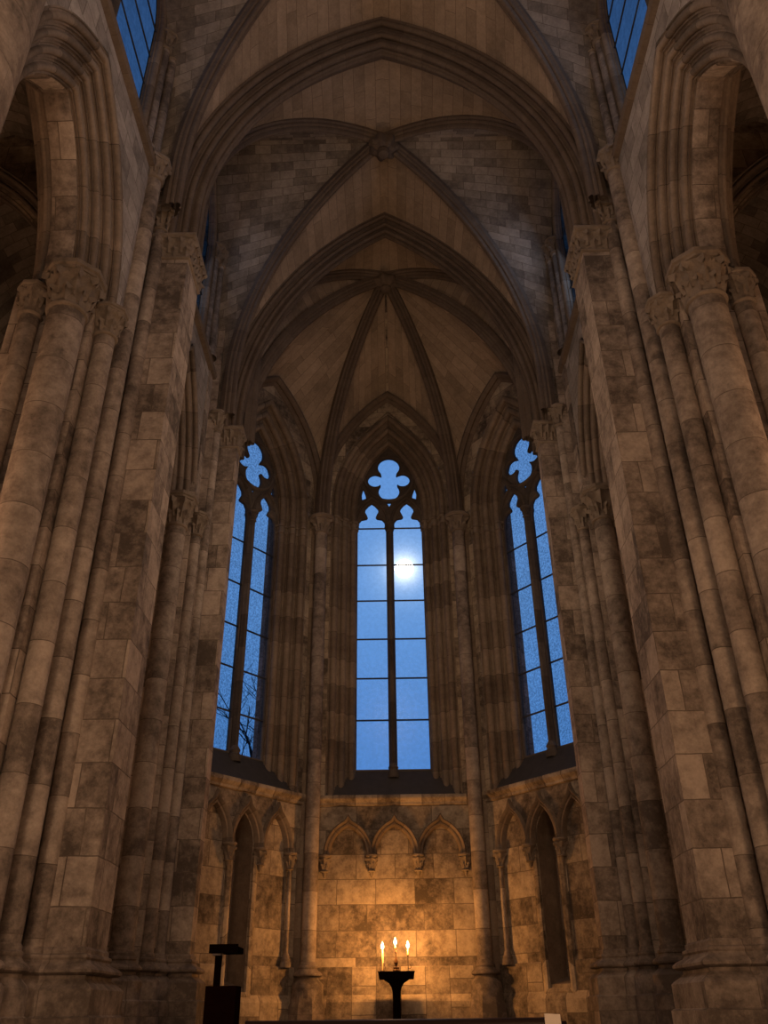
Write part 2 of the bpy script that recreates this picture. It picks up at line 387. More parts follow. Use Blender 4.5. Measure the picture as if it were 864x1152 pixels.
for s in (-1, 1):
    sd = SIDE[s]
    core1 = [(2.75, 7.63), (3.0, 7.63), (3.0, 7.05), (3.09, 7.05), (3.09, 6.62), (3.22, 6.62), (3.22, 6.5), (3.9, 6.5), (3.9, 9.2), (3.22, 9.2), (3.22, 9.05), (3.09, 9.05), (3.09, 8.75), (3.0, 8.75), (3.0, 8.17), (2.75, 8.17)]
    pier(s, f'massive compound stone pier on the {sd}, nearest whole pier with base in view', 7.6, 8.2, 2.5, 8.2, .47,
         [(2.985, 6.78, .105, ZC, .47), (2.95, 7.17, .1, 9.2, .47), (2.915, 7.6, .085, 8.75, .47), (3.66, 6.45, .1, ZC, .47)],
         [(3.27, 6.42, .185, ZC, .47), (3.27, 9.18, .185, ZC, .47)], core1, 6.75)
    core2 = [(2.75, 11.52), (2.86, 11.52), (2.86, 11.27), (2.97, 11.27), (2.97, 11.02), (3.9, 10.92), (3.9, 12.6), (3.12, 12.55), (2.95, 12.1), (2.75, 11.72)]
    pier(s, f'compound stone pier on the {sd} where the nave meets the apse', 11.48, 11.74, 2.49, 8.0, .62,
         [(2.835, 11.36, .075, 8.3, .62), (2.915, 11.12, .08, ZC, .62), (3.6, 10.8, .1, ZC, .62)],
         [(3.14, 10.85, .14, ZC, .62)], core2, 13.3)
    core0 = [(2.99, 2.95), (3.2, 3.5), (3.3, 4.0), (3.9, 4.4), (3.9, 2.0), (2.99, 2.0)]
    pier(s, f'near round stone pier shaft cut off by the upper {sd} corner of the view', 2.9, 3.5, 2.5, 8.2, .47,
         [], [(2.92, 3.35, .42, 8.2, .47)], core0, 13.3, pil=False)

# ------------------------------------------------------------------ nave arcade walls, clerestory
STR = 9.42
BAYS = [dict(yc=5.42, a=.93, y0=3.1, y1=7.9, cw=1.33, cyc=5.5, rise=1.75), dict(yc=10.0, a=.72, y0=7.9, y1=11.6, cw=.85, cyc=9.8, rise=1.75)]
for s in (-1, 1):
    sd = SIDE[s]
    for bi, b in enumerate(BAYS):
        where = 'nearest bay' if bi == 0 else 'bay beside the apse'
        fr = frame((s*2.99, 0, 0), (0, 1, 0), (-s, 0, 0))
        m = MB(); po = .55 if bi == 0 else .42
        ao = b['a']+po
        R = (b['a']**2+b['rise']**2)/(2*b['a']); x0 = R-b['a']; ro = math.sqrt((R+po)**2-x0**2)
        zs = ZC+.46
        arch_wall(m, fr, b['y0'], b['y1'], zs, STR, b['yc'], ao, zs, ro)
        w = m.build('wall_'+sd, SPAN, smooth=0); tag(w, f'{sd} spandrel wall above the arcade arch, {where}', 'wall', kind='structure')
        # moulded arcade arch
        t = thing('arcade_arch', f'{sd} pointed moulded arcade arch, {where}', 'arch', (s*3.3, b['yc'], zs), 'arcade arches opening to the aisles')
        path = np.array([fr(u, z) for u, z in [(p[0], p[2]) for p in full_arch((b['yc']-b['a'], 0, zs), (b['yc'], 0, zs+b['rise']), (b['yc']+b['a'], 0, zs), 0, 26)]])
        m = MB(); sweep(m, path, order_prof(po, .32, 4), (-s, 0, 0), (s*2.99, b['yc'], zs-2)); m.build('moulded_orders', ARC, t)
        m = MB(); sweep(m, path, [(0, -.32), (-.015, -.34), (-.015, -.58), (0, -.6)], (-s, 0, 0), (s*2.99, b['yc'], zs-2)); m.build('soffit_band', PIER, t)
        m = MB(); sweep(m, path, [(p, -.92-q) for p, q in order_prof(po, .32, 3)[::-1]], (-s, 0, 0), (s*2.99, b['yc'], zs-2)); m.build('aisle_orders', ARC, t)
        fr2 = frame((s*3.91, 0, 0), (0, 1, 0), (s, 0, 0)); m = MB()
        arch_wall(m, fr2, b['y0'], b['y1'], zs, STR+.6, b['yc'], ao, zs, ro); w = m.build('wall_aisle_'+sd, WALL, smooth=0)
        tag(w, f'aisle face of the {sd} arcade wall, {where}', 'wall', kind='structure')
        # clerestory wall with window
        fc = frame((s*3.02, 0, 0), (0, 1, 0), (-s, 0, 0))
        m = MB(); cw = b['cw']
        arch_wall(m, fc, b['y0'], b['y1'], STR, 14.2, b['cyc'], cw, 11.75, 1.45)
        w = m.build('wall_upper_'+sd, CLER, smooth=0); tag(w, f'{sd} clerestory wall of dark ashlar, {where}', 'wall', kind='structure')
        m = MB(); pr = [(-.02, -.1), (.07, -.08), (.085, -.03), (.06, .0), (.075, .035), (.05, .06), (-.02, .07)]
        P = [[V(s*(2.99-p), y, STR+q) for p, q in pr] for y in (b['y0'], b['y1'])]
        m.grid(P); o = m.build('trim_%d' % (1+bi+(0 if s < 0 else 2)), RIB, smooth=30); tag(o, f'{sd} string course under the clerestory, {where}', 'string course', kind='structure')
        wn = thing('window_%d' % (4+bi+(0 if s < 0 else 2)), f'{sd} dark clerestory window high above the arcade, {where}', 'window', (s*3.3, b['cyc'], STR), kind='structure')
        path = np.array([fc(p[0], p[2]) for p in full_arch((b['cyc']-cw+.1, 0, STR), (b['cyc'], 0, 11.75+1.35), (b['cyc']+cw-.1, 0, STR), 2.33, 26)])
        m = MB(); sweep(m, path, order_prof(.12, .15, 1), (-s, 0, 0), (s*3.02, b['cyc'], 10.5)); m.build('window_jamb', JAMB, wn)
        m = MB(); g = []
        xg = s*3.16
        outl = [(p[0], p[2]) for p in full_arch((b['cyc']-cw+.08, 0, STR), (b['cyc'], 0, 13.13), (b['cyc']+cw-.08, 0, STR), 2.33, 16)]
        m.poly([(xg, u, z) for u, z in outl]); m.build('glass_pane', GLASS_H, wn, smooth=0)
        m = MB(); loft(m, circle(s*3.14, b['cyc'], .07, 16), [(0, STR), (0, 12.7)]); m.build('mullion', TRAC, wn)
        m = MB()
        for zz in (10.0, 10.6, 11.2, 11.8): tube(m, [(xg-s*.015, b['cyc']-cw+.1, zz), (xg-s*.015, b['cyc']+cw-.1, zz)], .012, 6)
        m.build('glazing_bar', LEAD, wn)
        # wall rib shafts standing on the string course
        for yy in ((b['cyc']+cw+.24, b['cyc']+cw+.075, b['cyc']-cw-.2) if bi == 0 else (b['cyc']+cw+.25, b['cyc']+cw+.075, b['cyc']-cw-.2)):
            far = 'far' if yy > b['cyc'] else 'near'
            pos = ('outer shaft on the far jamb' if yy > b['cyc']+cw+.1 else 'inner shaft on the far jamb') if far == 'far' else 'shaft on the near jamb'
            q = thing('clerestory_shaft', f'slender {pos} of the {sd} clerestory window, {where}', 'shaft', (s*2.97, yy, STR+.07), 'slender clerestory shafts')
            xx = 2.97 if yy > b['cyc']+cw+.1 or far == 'near' else 3.03
            m = MB(); loft(m, circle(s*xx, yy, .065, 18), [(.05, STR+.07), (.05, STR+.12), (.02, STR+.17), (0, STR+.2), (0, 11.65)]); m.build('shaft', SHAFT, q)
            m = MB(); foliate(m, circle(s*xx, yy, .065, 40), 11.62, .3, .07, 7, .03, .1); m.build('capital', CARVE, q)

# ------------------------------------------------------------------ high vault
CR = 13.5                            # web crown
def transverse(y, a, zs, za, stilt, label, w, d):
    t = thing('transverse_arch', label, 'arch', (0, y, zs), 'transverse arches of the high vault')
    path = full_arch((-a, y, zs), (0, y, za), (a, y, zs), stilt, 44)
    m = MB(); sweep(m, path, band_prof(w, d), (0, 1, 0), (0, y, zs)); m.build('moulded_band', RIB, t)
    return path
A1 = transverse(7.9, 2.5, 8.62, 13.2, .75, 'broad moulded transverse arch spanning the nave, nearest of the two', .33, .36)
A2 = transverse(11.62, 2.47, 8.42, 13.2, .25, 'pointed moulded transverse arch at the mouth of the apse', .28, .3)
A0 = transverse(3.2, 2.53, 8.84, 13.2, .95, 'transverse arch above and behind the viewpoint', .32, .36)
def rib(label, P0, P1, stilt, w=.11, d=.2, n=40):
    c = arc(P0, P1, stilt, n); h = V(*P1)-V(*P0); B = (-h[1], h[0], 0)
    m = MB(); sweep(m, c, rib_prof(w, d), B, ((P0[0]+P1[0])/2+h[0]*.2, (P0[1]+P1[1])/2+h[1]*.2, P0[2]-1))
    o = m.build('vault_rib', RIB); tag(o, label, 'rib', 'moulded vault ribs'); return c
def halves(path):
    k = len(path)//2; return path[:k+1], path[k:][::-1]
def resample(c, n=24):
    s = np.concatenate([[0], np.cumsum(np.linalg.norm(np.diff(c, axis=0), axis=1))]); t = np.linspace(0, s[-1], n)
    return np.stack([np.interp(t, s, c[:, k]) for k in range(3)], 1)
def web(mb, ca, cb, lift=0., k=8, uoff=0.):
    a, b = resample(ca), resample(cb)
    P = []; UV = []
    s = np.concatenate([[0], np.cumsum(np.linalg.norm(np.diff(a, axis=0), axis=1))])
    for i in range(len(a)):
        row = []; uv = []
        for j in range(k+1):
            f = j/k; p = a[i]*(1-f)+b[i]*f; p = p+V(0, 0, lift*4*f*(1-f)*np.linalg.norm(a[i]-b[i]))
            row.append(p); uv.append((np.linalg.norm(a[i]-b[i])*f+uoff, s[i]))
        P.append(row); UV.append(uv)
    mb.grid(P, np.array(UV))
def boss(label, x, y, z, r):
    t = thing('vault_boss', label, 'boss', (x, y, z), 'carved vault bosses')
    m = MB(); prof = [(r*.3, z+.05), (r*.75, z-.02), (r, z-.1), (r*.95, z-.17), (r*.6, z-.24), (r*.2, z-.28), (.001, z-.285)]
    P, Nn = circle(x, y, 1e-4, 48)
    loft(m, (P, Nn), prof, lambda s_, k: -.22*r*np.sin(PI*7*s_)**2*math.sin(PI*min(1, k*1.05)), cap_bot=False); m.build('carved_leaves', RIB, t)
    m = MB(); P, Nn = circle(x, y, 1e-4, 20); loft(m, (P, Nn), [(r*.38, z-.24), (r*.42, z-.29), (r*.3, z-.34), (.001, z-.36)]); m.build('centre_knob', RIB, t)
def bay_vault(Ya, Yb, pa, pb, yc, ends, name, label, skip_front=False):
    """quadripartite bay between curves pa (at Ya) and pb (at Yb); ends = springing points (x, y, z) near and far"""
    (xa, ya, za_), (xb, yb, zb_) = ends
    C = {}
    for s in (-1, 1):
        for key, (x, y, z) in (('n', (xa, ya, za_)), ('f', (xb, yb, zb_))):
            C[s, key] = rib('%s diagonal vault rib running to the %s pier, %s' % (SIDE[s], 'nearer' if key == 'n' else 'farther', label), (s*x, y, z), (0, yc, CR), 1.45 if key == 'n' else .7)
    m = MB(); la, ra = halves(pa); lb, rb = halves(pb)
    web(m, la, C[-1, 'n']); web(m, ra, C[1, 'n']); web(m, lb, C[-1, 'f']); web(m, rb, C[1, 'f'])
    o = m.build(name, WEB, smooth=60); tag(o, f'boarded-looking stone vault cells over the nave axis, {label}', 'vault', kind='structure')
    m = MB()
    for s in (-1, 1):
        wa = arc((s*3.03, ya, za_), (s*3.03, yc, CR+.02), 1.45); wb = arc((s*3.03, yb, zb_), (s*3.03, yc, CR+.02), .7)
        web(m, wa, C[s, 'n']); web(m, wb, C[s, 'f'])
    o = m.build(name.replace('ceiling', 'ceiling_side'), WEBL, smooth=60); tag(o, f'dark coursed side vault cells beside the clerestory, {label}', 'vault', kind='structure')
up = lambda path, y, p, dy: offset_curve(path, (0, 1, 0), (0, y, 8.4), p, dy)
bay_vault(8.1, 11.5, up(A1, 7.9, .34, .3), up(A2, 11.62, .28, -.26), 9.7, ((2.78, 8.4, 8.95), (2.72, 11.38, 8.6)), 'ceiling_nave', 'middle bay')
bay_vault(3.4, 7.6, up(A0, 3.2, .34, .3), up(A1, 7.9, .34, -.3), 5.5, ((2.78, 3.65, 8.95), (2.78, 7.42, 8.95)), 'ceiling_near', 'nearest bay overhead')
boss('carved foliage boss at the crown of the middle nave bay', 0, 9.7, CR-.1, .29)
boss('carved boss at the crown of the nearest nave bay overhead', 0, 5.5, CR-.1, .29)

# ------------------------------------------------------------------ apse
YA = 14.6; HW = 1.42
ca, sa = .616, .788
FAC = {'centre': frame((0, YA, 0), (1, 0, 0), (0, -1, 0)),
       'left': frame((-HW-1.375*ca, YA-1.375*sa, 0), (ca, sa, 0), (sa, -ca, 0)),
       'right': frame((HW+1.375*ca, YA-1.375*sa, 0), (ca, -sa, 0), (-sa, -ca, 0))}
NRM = {'centre': (0, -1, 0), 'left': (sa, -ca, 0), 'right': (-sa, -ca, 0)}
HALF = {'centre': HW, 'left': 1.375, 'right': 1.375}
ZCO = 3.1                            # cornice under the windows
HUB = V(0, 12.9, 13.4)
A = .655; WSP = 8.85; WAP = 10.4; PJ = .5; GZ = 3.62
def light_poly(uc, hw, dz=0):
    z0 = 8.52+dz
    right = [(hw, GZ+.03), (hw, z0-.12), (hw*.9, z0-.03), (hw*.93, z0), (hw*.9, z0+.08), (hw*.72, z0+.15), (hw*.36, z0+.17), (hw*.28, z0+.2), (hw*.36, z0+.26), (hw*.48, z0+.33), (hw*.44, z0+.4), (hw*.22, z0+.48), (0, z0+.53)]
    return [(uc+u, z) for u, z in right]+[(uc-u, z) for u, z in right[::-1][1:]]
def quatrefoil():
    cs = [(0, .30, .225), (-.285, -.03, .15), (.285, -.03, .15), (0, -.3, .215), (0, 0, .15), (-.14, -.02, .1), (.14, -.02, .1), (0, -.14, .17), (0, .14, .16)]
    pts = []
    for i in range(120):
        th = 2*PI*i/120; d = (math.cos(th), math.sin(th)); best = 0
        for cx, cz, r in cs:
            b = cx*d[0]+cz*d[1]; disc = b*b-(cx*cx+cz*cz-r*r)
            if disc > 0: best = max(best, b+math.sqrt(disc))
        pts.append((best*d[0], 9.64+best*d[1]))
    return pts
def plate(name, loops, fr, w, thick, mat, parent):
    cu = bpy.data.curves.new(name, 'CURVE'); cu.dimensions = '2D'; cu.fill_mode = 'BOTH'; cu.extrude = thick/2-.025; cu.bevel_depth = .025; cu.bevel_resolution = 1; cu.offset = -.025
    for lp in loops:
        sp = cu.splines.new('POLY'); sp.points.add(len(lp)-1); sp.use_cyclic_u = True
        for p, (u, z) in zip(sp.points, lp): p.co = (u, z, 0, 1)
    tmp = bpy.data.objects.new('tmp', cu); COL.objects.link(tmp)
    dg = bpy.context.evaluated_depsgraph_get(); me = bpy.data.meshes.new_from_object(tmp.evaluated_get(dg)); bpy.data.objects.remove(tmp)
    org = world_loc(parent)
    ul = me.uv_layers.active or me.uv_layers.new(name='UVMap')
    for l in me.loops: c = me.vertices[l.vertex_index].co; ul.data[l.index].uv = (c.x, c.y)
    for v in me.vertices: v.co = Vector(fr(v.co.x, v.co.y, w+v.co.z)-org)
    me.materials.clear(); me.materials.append(mat); me.name = name
    o = bpy.data.objects.new(name, me); COL.objects.link(o); o.parent = parent; return o

wall_arches = {}
for wi, k in enumerate(('centre', 'left', 'right')):
    fr, nr, hw = FAC[k], NRM[k], HALF[k]
    dz = 0 if k == 'centre' else -.42; uw = {'centre': 0, 'left': -.06, 'right': .06}[k]; WSP, WAP = 8.85+dz, 10.4+dz
    lab = {'centre': 'central', 'left': 'left canted', 'right': 'right canted'}[k]
    # wall above the cornice
    R = (A*A+(WAP-WSP)**2)/(2*A); x0 = R-A; ro = math.sqrt((R+PJ)**2-x0*x0)
    m = MB(); arch_wall(m, fr, -hw-.05, hw+.05, ZCO, 12.6, uw, A+PJ, WSP, ro)
    o = m.build('wall_'+k, WALL, smooth=0); tag(o, f'{lab} apse wall around the tall window', 'wall', kind='structure')
    wl = [fr(p[0], p[2]) for p in arc((-hw+.02, 0, 8.5), (uw, 0, 11.5+dz), .25)]; wr = [fr(p[0], p[2]) for p in arc((hw-.02, 0, 8.5), (uw, 0, 11.5+dz), .25)]
    wall_arches[k] = (np.array(wl), np.array(wr))
    # window
    wn = thing('window_%d' % (wi+1), {'centre': 'tall central two-light traceried window with the moon in it', 'left': 'tall two-light traceried window of seedy glass in the left apse wall', 'right': 'tall two-light traceried window of seedy glass in the right apse wall'}[k], 'window', tuple(fr(0, ZCO, 0)), kind='structure')
    fw = lambda u, z, w=0., fr=fr, uw=uw: fr(u+uw, z, w)
    path = np.array([fw(p[0], p[2]) for p in full_arch((-A, 0, ZCO-.02), (0, 0, WAP), (A, 0, ZCO-.02), WSP-ZCO+.02, 40)])
    ref = fw(0, 6, 0)
    m = MB(); sweep(m, path, order_prof(PJ, .36, 3)+[(0, -.5)], nr, ref); m.build('window_jamb', JAMB, wn)
    fm = np.concatenate([wall_arches[k][0], wall_arches[k][1][::-1][1:]])
    m = MB(); sweep(m, fm, [(.05, -.02), (.05, .16), (0, .17), (-.03, .14), (-.05, .10), (-.03, .06), (-.07, .05), (-.10, .02), (-.10, -.03)], nr, fw(0, 9, 0)); m.build('wall_rib', RIB, wn)
    m = MB()
    for sg in (-1, 1): m.grid([[fw(sg*(A+.02), z, -.46), fw(sg*(A+.02), z, -.62)] for z in (GZ, WSP+.2)])
    m.build('outer_reveal', SPAN, wn, smooth=0)
    for sg in (-1, 1):
        m = MB(); cp = order_prof(PJ+.03, .36, 3)
        for z0, z1, e in ((8.36+dz, 8.40+dz, .03), (8.40+dz, 8.5+dz, .015), (8.5+dz, 8.54+dz, .045)):
            rows = [[fw(sg*(A+p-e), z, q+e*.6) for p, q in cp] for z in (z0, z1)]
            m.grid(rows); m.grid([[fw(sg*(A+p-e), z0, q+e*.6) for p, q in cp], [fw(sg*(A+p), z0, q) for p, q in cp]]); m.grid([[fw(sg*(A+p-e), z1, q+e*.6) for p, q in cp], [fw(sg*(A+p), z1, q) for p, q in cp]])
        m.build('jamb_capital', CARVE, wn)
    # tracery plate
    outer = [(p[0], p[2]) for p in full_arch((-A-.03, 0, GZ-.02), (0, 0, WAP+.04), (A+.03, 0, GZ-.02), WSP-GZ, 30)]
    tri = lambda q: [(q*-.555, 9.14), (q*-.565, 9.28), (q*-.535, 9.4), (q*-.49, 9.27), (q*-.475, 9.17)]
    loops = [outer, light_poly(-.36, .285, dz), light_poly(.36, .285, dz), [(u, z+dz) for u, z in quatrefoil()], [(u, z+dz) for u, z in tri(1)], [(u, z+dz) for u, z in tri(-1)], [(-.055, 9.07+dz), (.055, 9.07+dz), (0, 8.97+dz)]]
    plate('tracery', loops, fw, -.40, .1, TRAC, wn)
    m = MB(); rr = [(-.03, -.355), (-.022, -.325), (0, -.31), (.022, -.325), (.03, -.355)]
    for uc in (-.36, .36):
        pth = np.array([fw(p[0], p[2]) for p in full_arch((uc-.325, 0, 8.35+dz), (uc, 0, 9.17+dz), (uc+.325, 0, 8.35+dz), .2, 18)]); sweep(m, pth, rr, nr, fw(uc, 8, 0))
    ring = np.array([fw(.5*math.cos(a), 9.64+dz+.54*math.sin(a)) for a in np.linspace(0, 2*PI, 49)])
    rows = [[ring[i]+(fw(math.cos(a), 5+math.sin(a))-fw(0, 5))*p+V(*nr)*(q) for p, q in rr] for i, a in enumerate(np.linspace(0, 2*PI, 49))]
    m.grid(rows); m.build('tracery_moulding', TRAC, wn)
    # mullion with roll and base
    m = MB(); P = [[fw(u, z, w) for u, w in [(-.055, -.40), (-.06, -.33), (-.035, -.30), (-.03, -.265), (0, -.25), (.03, -.265), (.035, -.30), (.06, -.33), (.055, -.40)]] for z in (GZ, 8.6+dz)]
    m.grid(P); mu = m.build('mullion', TRAC, wn)
    cc = fw(0, 0, -.30); m = MB(); loft(m, circle(cc[0], cc[1], .045, 16), [(.06, GZ-.14), (.06, GZ-.04), (.03, GZ), (.045, GZ+.04), (.02, GZ+.09), (.0, GZ+.12)]); m.build('mullion_base', TRAC, mu)
    m = MB(); foliate(m, circle(cc[0], cc[1], .04, 24), 8.34+dz, .2, .04, 5, .015, .06); m.build('mullion_capital', TRAC, mu)
    # glass and bars
    m = MB(); m.poly([fw(u, z, -.41) for u, z in outer]); gp = m.build('glass_pane', GLASS_C if k == 'centre' else GLASS_S, wn, smooth=0)
    m = MB()
    bars = [4.52, 5.3, 6.07, 6.86, 7.63, 8.46] if k == 'centre' else [4.3, 5.05, 5.8, 6.6, 7.45]
    for z in bars:
        for c_ in (-.36, .36):
            tube(m, [fw(c_-.3, z, -.385), fw(c_+.3, z, -.385)], .016, 6)
    m.build('glazing_bar', LEAD, gp)
    # sill
    m = MB(); e = A+PJ
    m.grid([[fw(-e-.02, ZCO+.03, .02), fw(e+.02, ZCO+.03, .02)], [fw(-A-.12, GZ+.0, -.36), fw(A+.12, GZ+.0, -.36)], [fw(-A-.12, GZ, -.5), fw(A+.12, GZ, -.5)]])
    m.build('window_sill', SILL, wn, smooth=0)
    # cornice
    m = MB(); pr = [(0, -.13), (.03, -.12), (.035, -.085), (.06, -.06), (.085, -.03), (.09, .0), (.08, .03), (0, .04), (-.03, .04)]
    m.grid([[fr(u, ZCO+q, p) for p, q in pr] for u in (-hw+.04, hw-.04)])
    o = m.build('trim_%d' % (10+wi), WALL, smooth=30); tag(o, f'stone string course under the {lab} apse window', 'string course', kind='structure')
    # lower wall, with a deep niche on the canted sides
    m = MB()
    uA = .0 if k == 'centre' else (.02 if k == 'left' else -.02)
    sp = .755 if k == 'centre' else .64; av = sp/2-.015; zs = 2.22; rise = .5 if k == 'centre' else .58
    if k == 'centre':
        q = [(-hw-.05, FLOOR), (hw+.05, FLOOR), (hw+.05, ZCO), (-hw-.05, ZCO)]; m.poly([fr(u, z, -.05) for u, z in q], q)
    else:
        arch_wall(m, fr, -hw-.05, hw+.05, FLOOR, ZCO, uA, .2, zs+.05, .4, w=-.05, holebottom=.33)
    o = m.build('wall_lower_'+k, WALL, smooth=0); tag(o, f'{lab} lower apse wall of stained ashlar behind the blind arches', 'wall', kind='structure')
    if k != 'centre':
        nt_ = thing('wall_niche', f'tall dark pointed niche in the {k} lower apse wall', 'niche', tuple(fr(uA, .33, 0)), 'niches in the canted apse walls')
        L = [(p[0], p[2]) for p in full_arch((uA-.2, 0, .33), (uA, 0, zs+.45), (uA+.2, 0, .33), zs-.28, 20)]
        L = L+[L[0]]
        m = MB(); m.grid([[fr(u, z, -.05) for u, z in L], [fr(u*1.0, z+(.1 if z < .4 else 0), -.42) for u, z in L]]); m.poly([fr(u, z+(.1 if z < .4 else 0), -.42) for u, z in L[:-1]]); m.build('recess', JAMB, nt_, smooth=0)
        m = MB(); pth = np.array([fr(u, z, -.05) for u, z in [(uA-.21, zs-.1), (uA-.21, .28), (uA+.21, .28), (uA+.21, zs-.1)]])
        sweep(m, pth, [(0, -.03), (0, .045), (.04, .055), (.09, .04), (.1, -.02)], nr, fr(uA, 1.2, -.05)); m.build('niche_surround', WALL, nt_, smooth=20)
    # blind arcade
    t = thing('blind_arcade', {'centre': 'three blind pointed wall arches behind the candles', 'left': 'three blind pointed wall arches on the left canted apse wall', 'right': 'three blind pointed wall arches on the right canted apse wall'}[k], 'blind arcade', tuple(fr(0, 2.05, 0)), 'blind arcades round the lower apse')
    m = MB()
    for i in (-1, 0, 1):
        arch_wall(m, fr, uA+i*sp-(sp/2 if i > -1 else hw+uA-sp), uA+i*sp+(sp/2 if i < 1 else hw-uA-sp), zs-.1, ZCO-.1, uA+i*sp, av-.05, zs, rise)
    m.build('spandrel', WALL, t, smooth=0)
    for i in (-1, 0, 1):
        m = MB(); uc = uA+i*sp
        l = arc((uc-av, 0, zs-.1), (uc, 0, zs+rise), .1, 18); r_ = arc((uc+av, 0, zs-.1), (uc, 0, zs+rise), .1, 18)[::-1]
        pth = np.concatenate([l, r_[1:]]); kk = len(l)-1
        pth[kk, 2] += .05
        pth = np.array([fr(p[0], p[2]) for p in pth])
        sweep(m, pth, [(-.075, -.05), (-.07, -.01), (-.055, .03), (-.03, .035), (-.02, .02), (-.005, .06), (.02, .075), (.035, .05), (.035, .0)], nr, fr(uc, 1.5, 0)); m.build('arch_moulding', JAMB, t)
    for j in range(4):
        u = uA+(j-1.5)*sp; u = max(-hw+.1, min(hw-.1, u)); c = fr(u, 0, .01)
        m = MB(); foliate(m, circle(c[0], c[1], .042, 28), zs-.26, .24, .055, 6, .025, .07); loft(m, circle(c[0], c[1], .035, 14), [(-.03, zs-.36), (-.005, zs-.31), (.0, zs-.24)]); m.build('corbel', CARVE, t)
        if (k == 'left' and j == 3) or (k == 'right' and j == 0) or (k == 'centre' and False):
            m = MB(); loft(m, circle(c[0], c[1], .035, 14), [(0, .6), (0, zs-.3)]); loft(m, circle(c[0], c[1], .035, 16), [(.05, .6), (.05, .66), (.035, .68), (.04, .71), (.02, .74), (.015, .77), (0, .79)]); m.build('colonnette', SHAFT, t)
    # bench plinth of the wall
    m = MB(); pr = [(-.05, .62), (.0, .615), (.012, .6), (.012, .2), (.05, .17), (.05, FLOOR)]
    if k == 'centre': segs = [(-hw, hw)]
    else: segs = [(-hw, uA-.32), (uA+.32, hw)]
    for a_, b_ in segs: m.grid([[fr(u, z, p-.03) for p, z in pr] for u in (a_, b_)])
    m.grid([[fr(u, z, p-.025) for p, z in [(-.02, .26), (.0, .255), (.05, .17), (.06, .15), (.06, FLOOR)]] for u in (-hw, hw)])
    o = m.build('baseboard_'+k, WALL, smooth=0); tag(o, f'projecting stone plinth course along the {lab} apse wall', 'plinth', kind='structure')

# vaulting shafts at the apse corners, with ribs
RC = {}
for s in (-1, 1):
    x, y = s*1.33, 14.42
    t = thing('vaulting_shaft', f'slender stone vaulting shaft on the {SIDE[s]} of the central apse window', 'shaft', (x, y, FLOOR), 'apse vaulting shafts')
    m = MB(); loft(m, circle(x, y, .115, 28), [(0, .55), (0, 8.1)]); m.build('shaft', SHAFT, t)
    m = MB(); loft(m, circle(x, y, .115, 8, PI/8), [(.15, FLOOR), (.15, .1), (.125, .15), (.125, .3), (.1, .33)]); loft(m, circle(x, y, .115, 28), BASE(.66, .8)[::-1][2:]); m.build('shaft_base', BASEM, t)
    m = MB(); foliate(m, circle(x, y, .115, 56), 8.05, .34, .09, 8, .04, .13); m.build('shaft_capital', CARVE, t)
    m = MB(); loft(m, circle(s*1.5, 14.56, .1, 16), [(0, FLOOR), (0, 8.3)]); m.build('corner_backing', JAMB, t)
    RC[s, 'c'] = rib(f'{SIDE[s]} apse rib falling beside the central window', (x, y, 8.4), tuple(HUB), .1, .12, .22)
    RC[s, 'b'] = rib(f'{SIDE[s]} apse rib falling to the corner behind the apse pier', (s*2.74, 12.35, 8.45), tuple(HUB), .2, .11, .2)
    RC[s, 'a'] = rib(f'{SIDE[s]} short apse rib sweeping to the mouth of the apse', (s*2.5, 11.95, 8.5), tuple(HUB), 2.1, .11, .2)
m = MB(); la, ra = halves(up(A2, 11.62, .28, .26))
web(m, la, RC[-1, 'a']); web(m, ra, RC[1, 'a'])
for s in (-1, 1):
    web(m, RC[s, 'a'], RC[s, 'b'])
    k = SIDE[s]; wl, wr = wall_arches[k]; outer, inner = (wl, wr) if s < 0 else (wr, wl)
    web(m, outer, RC[s, 'b']); web(m, inner, RC[s, 'c'])
    web(m, wall_arches['centre'][0 if s < 0 else 1], RC[s, 'c'])
o = m.build('ceiling_apse', WEB, smooth=60); tag(o, 'brown stone vault cells radiating over the apse', 'vault', kind='structure')
top = V(*(wall_arches['centre'][0][-1])); c = np.linspace(0, 1, 12)[:, None]*(top-HUB)[None, :]+HUB[None, :]
m = MB(); sweep(m, c, [(.01, -.025), (-.03, -.02), (-.04, 0), (-.03, .02), (.01, .025)], (1, 0, 0), (0, 13.5, 5)); o = m.build('ridge_rib', WALL); tag(o, 'thin pale ridge line from the apse boss to the central window arch', 'rib')
boss('dark carved foliage boss where the apse ribs meet', 0, 12.9, 13.3, .3)

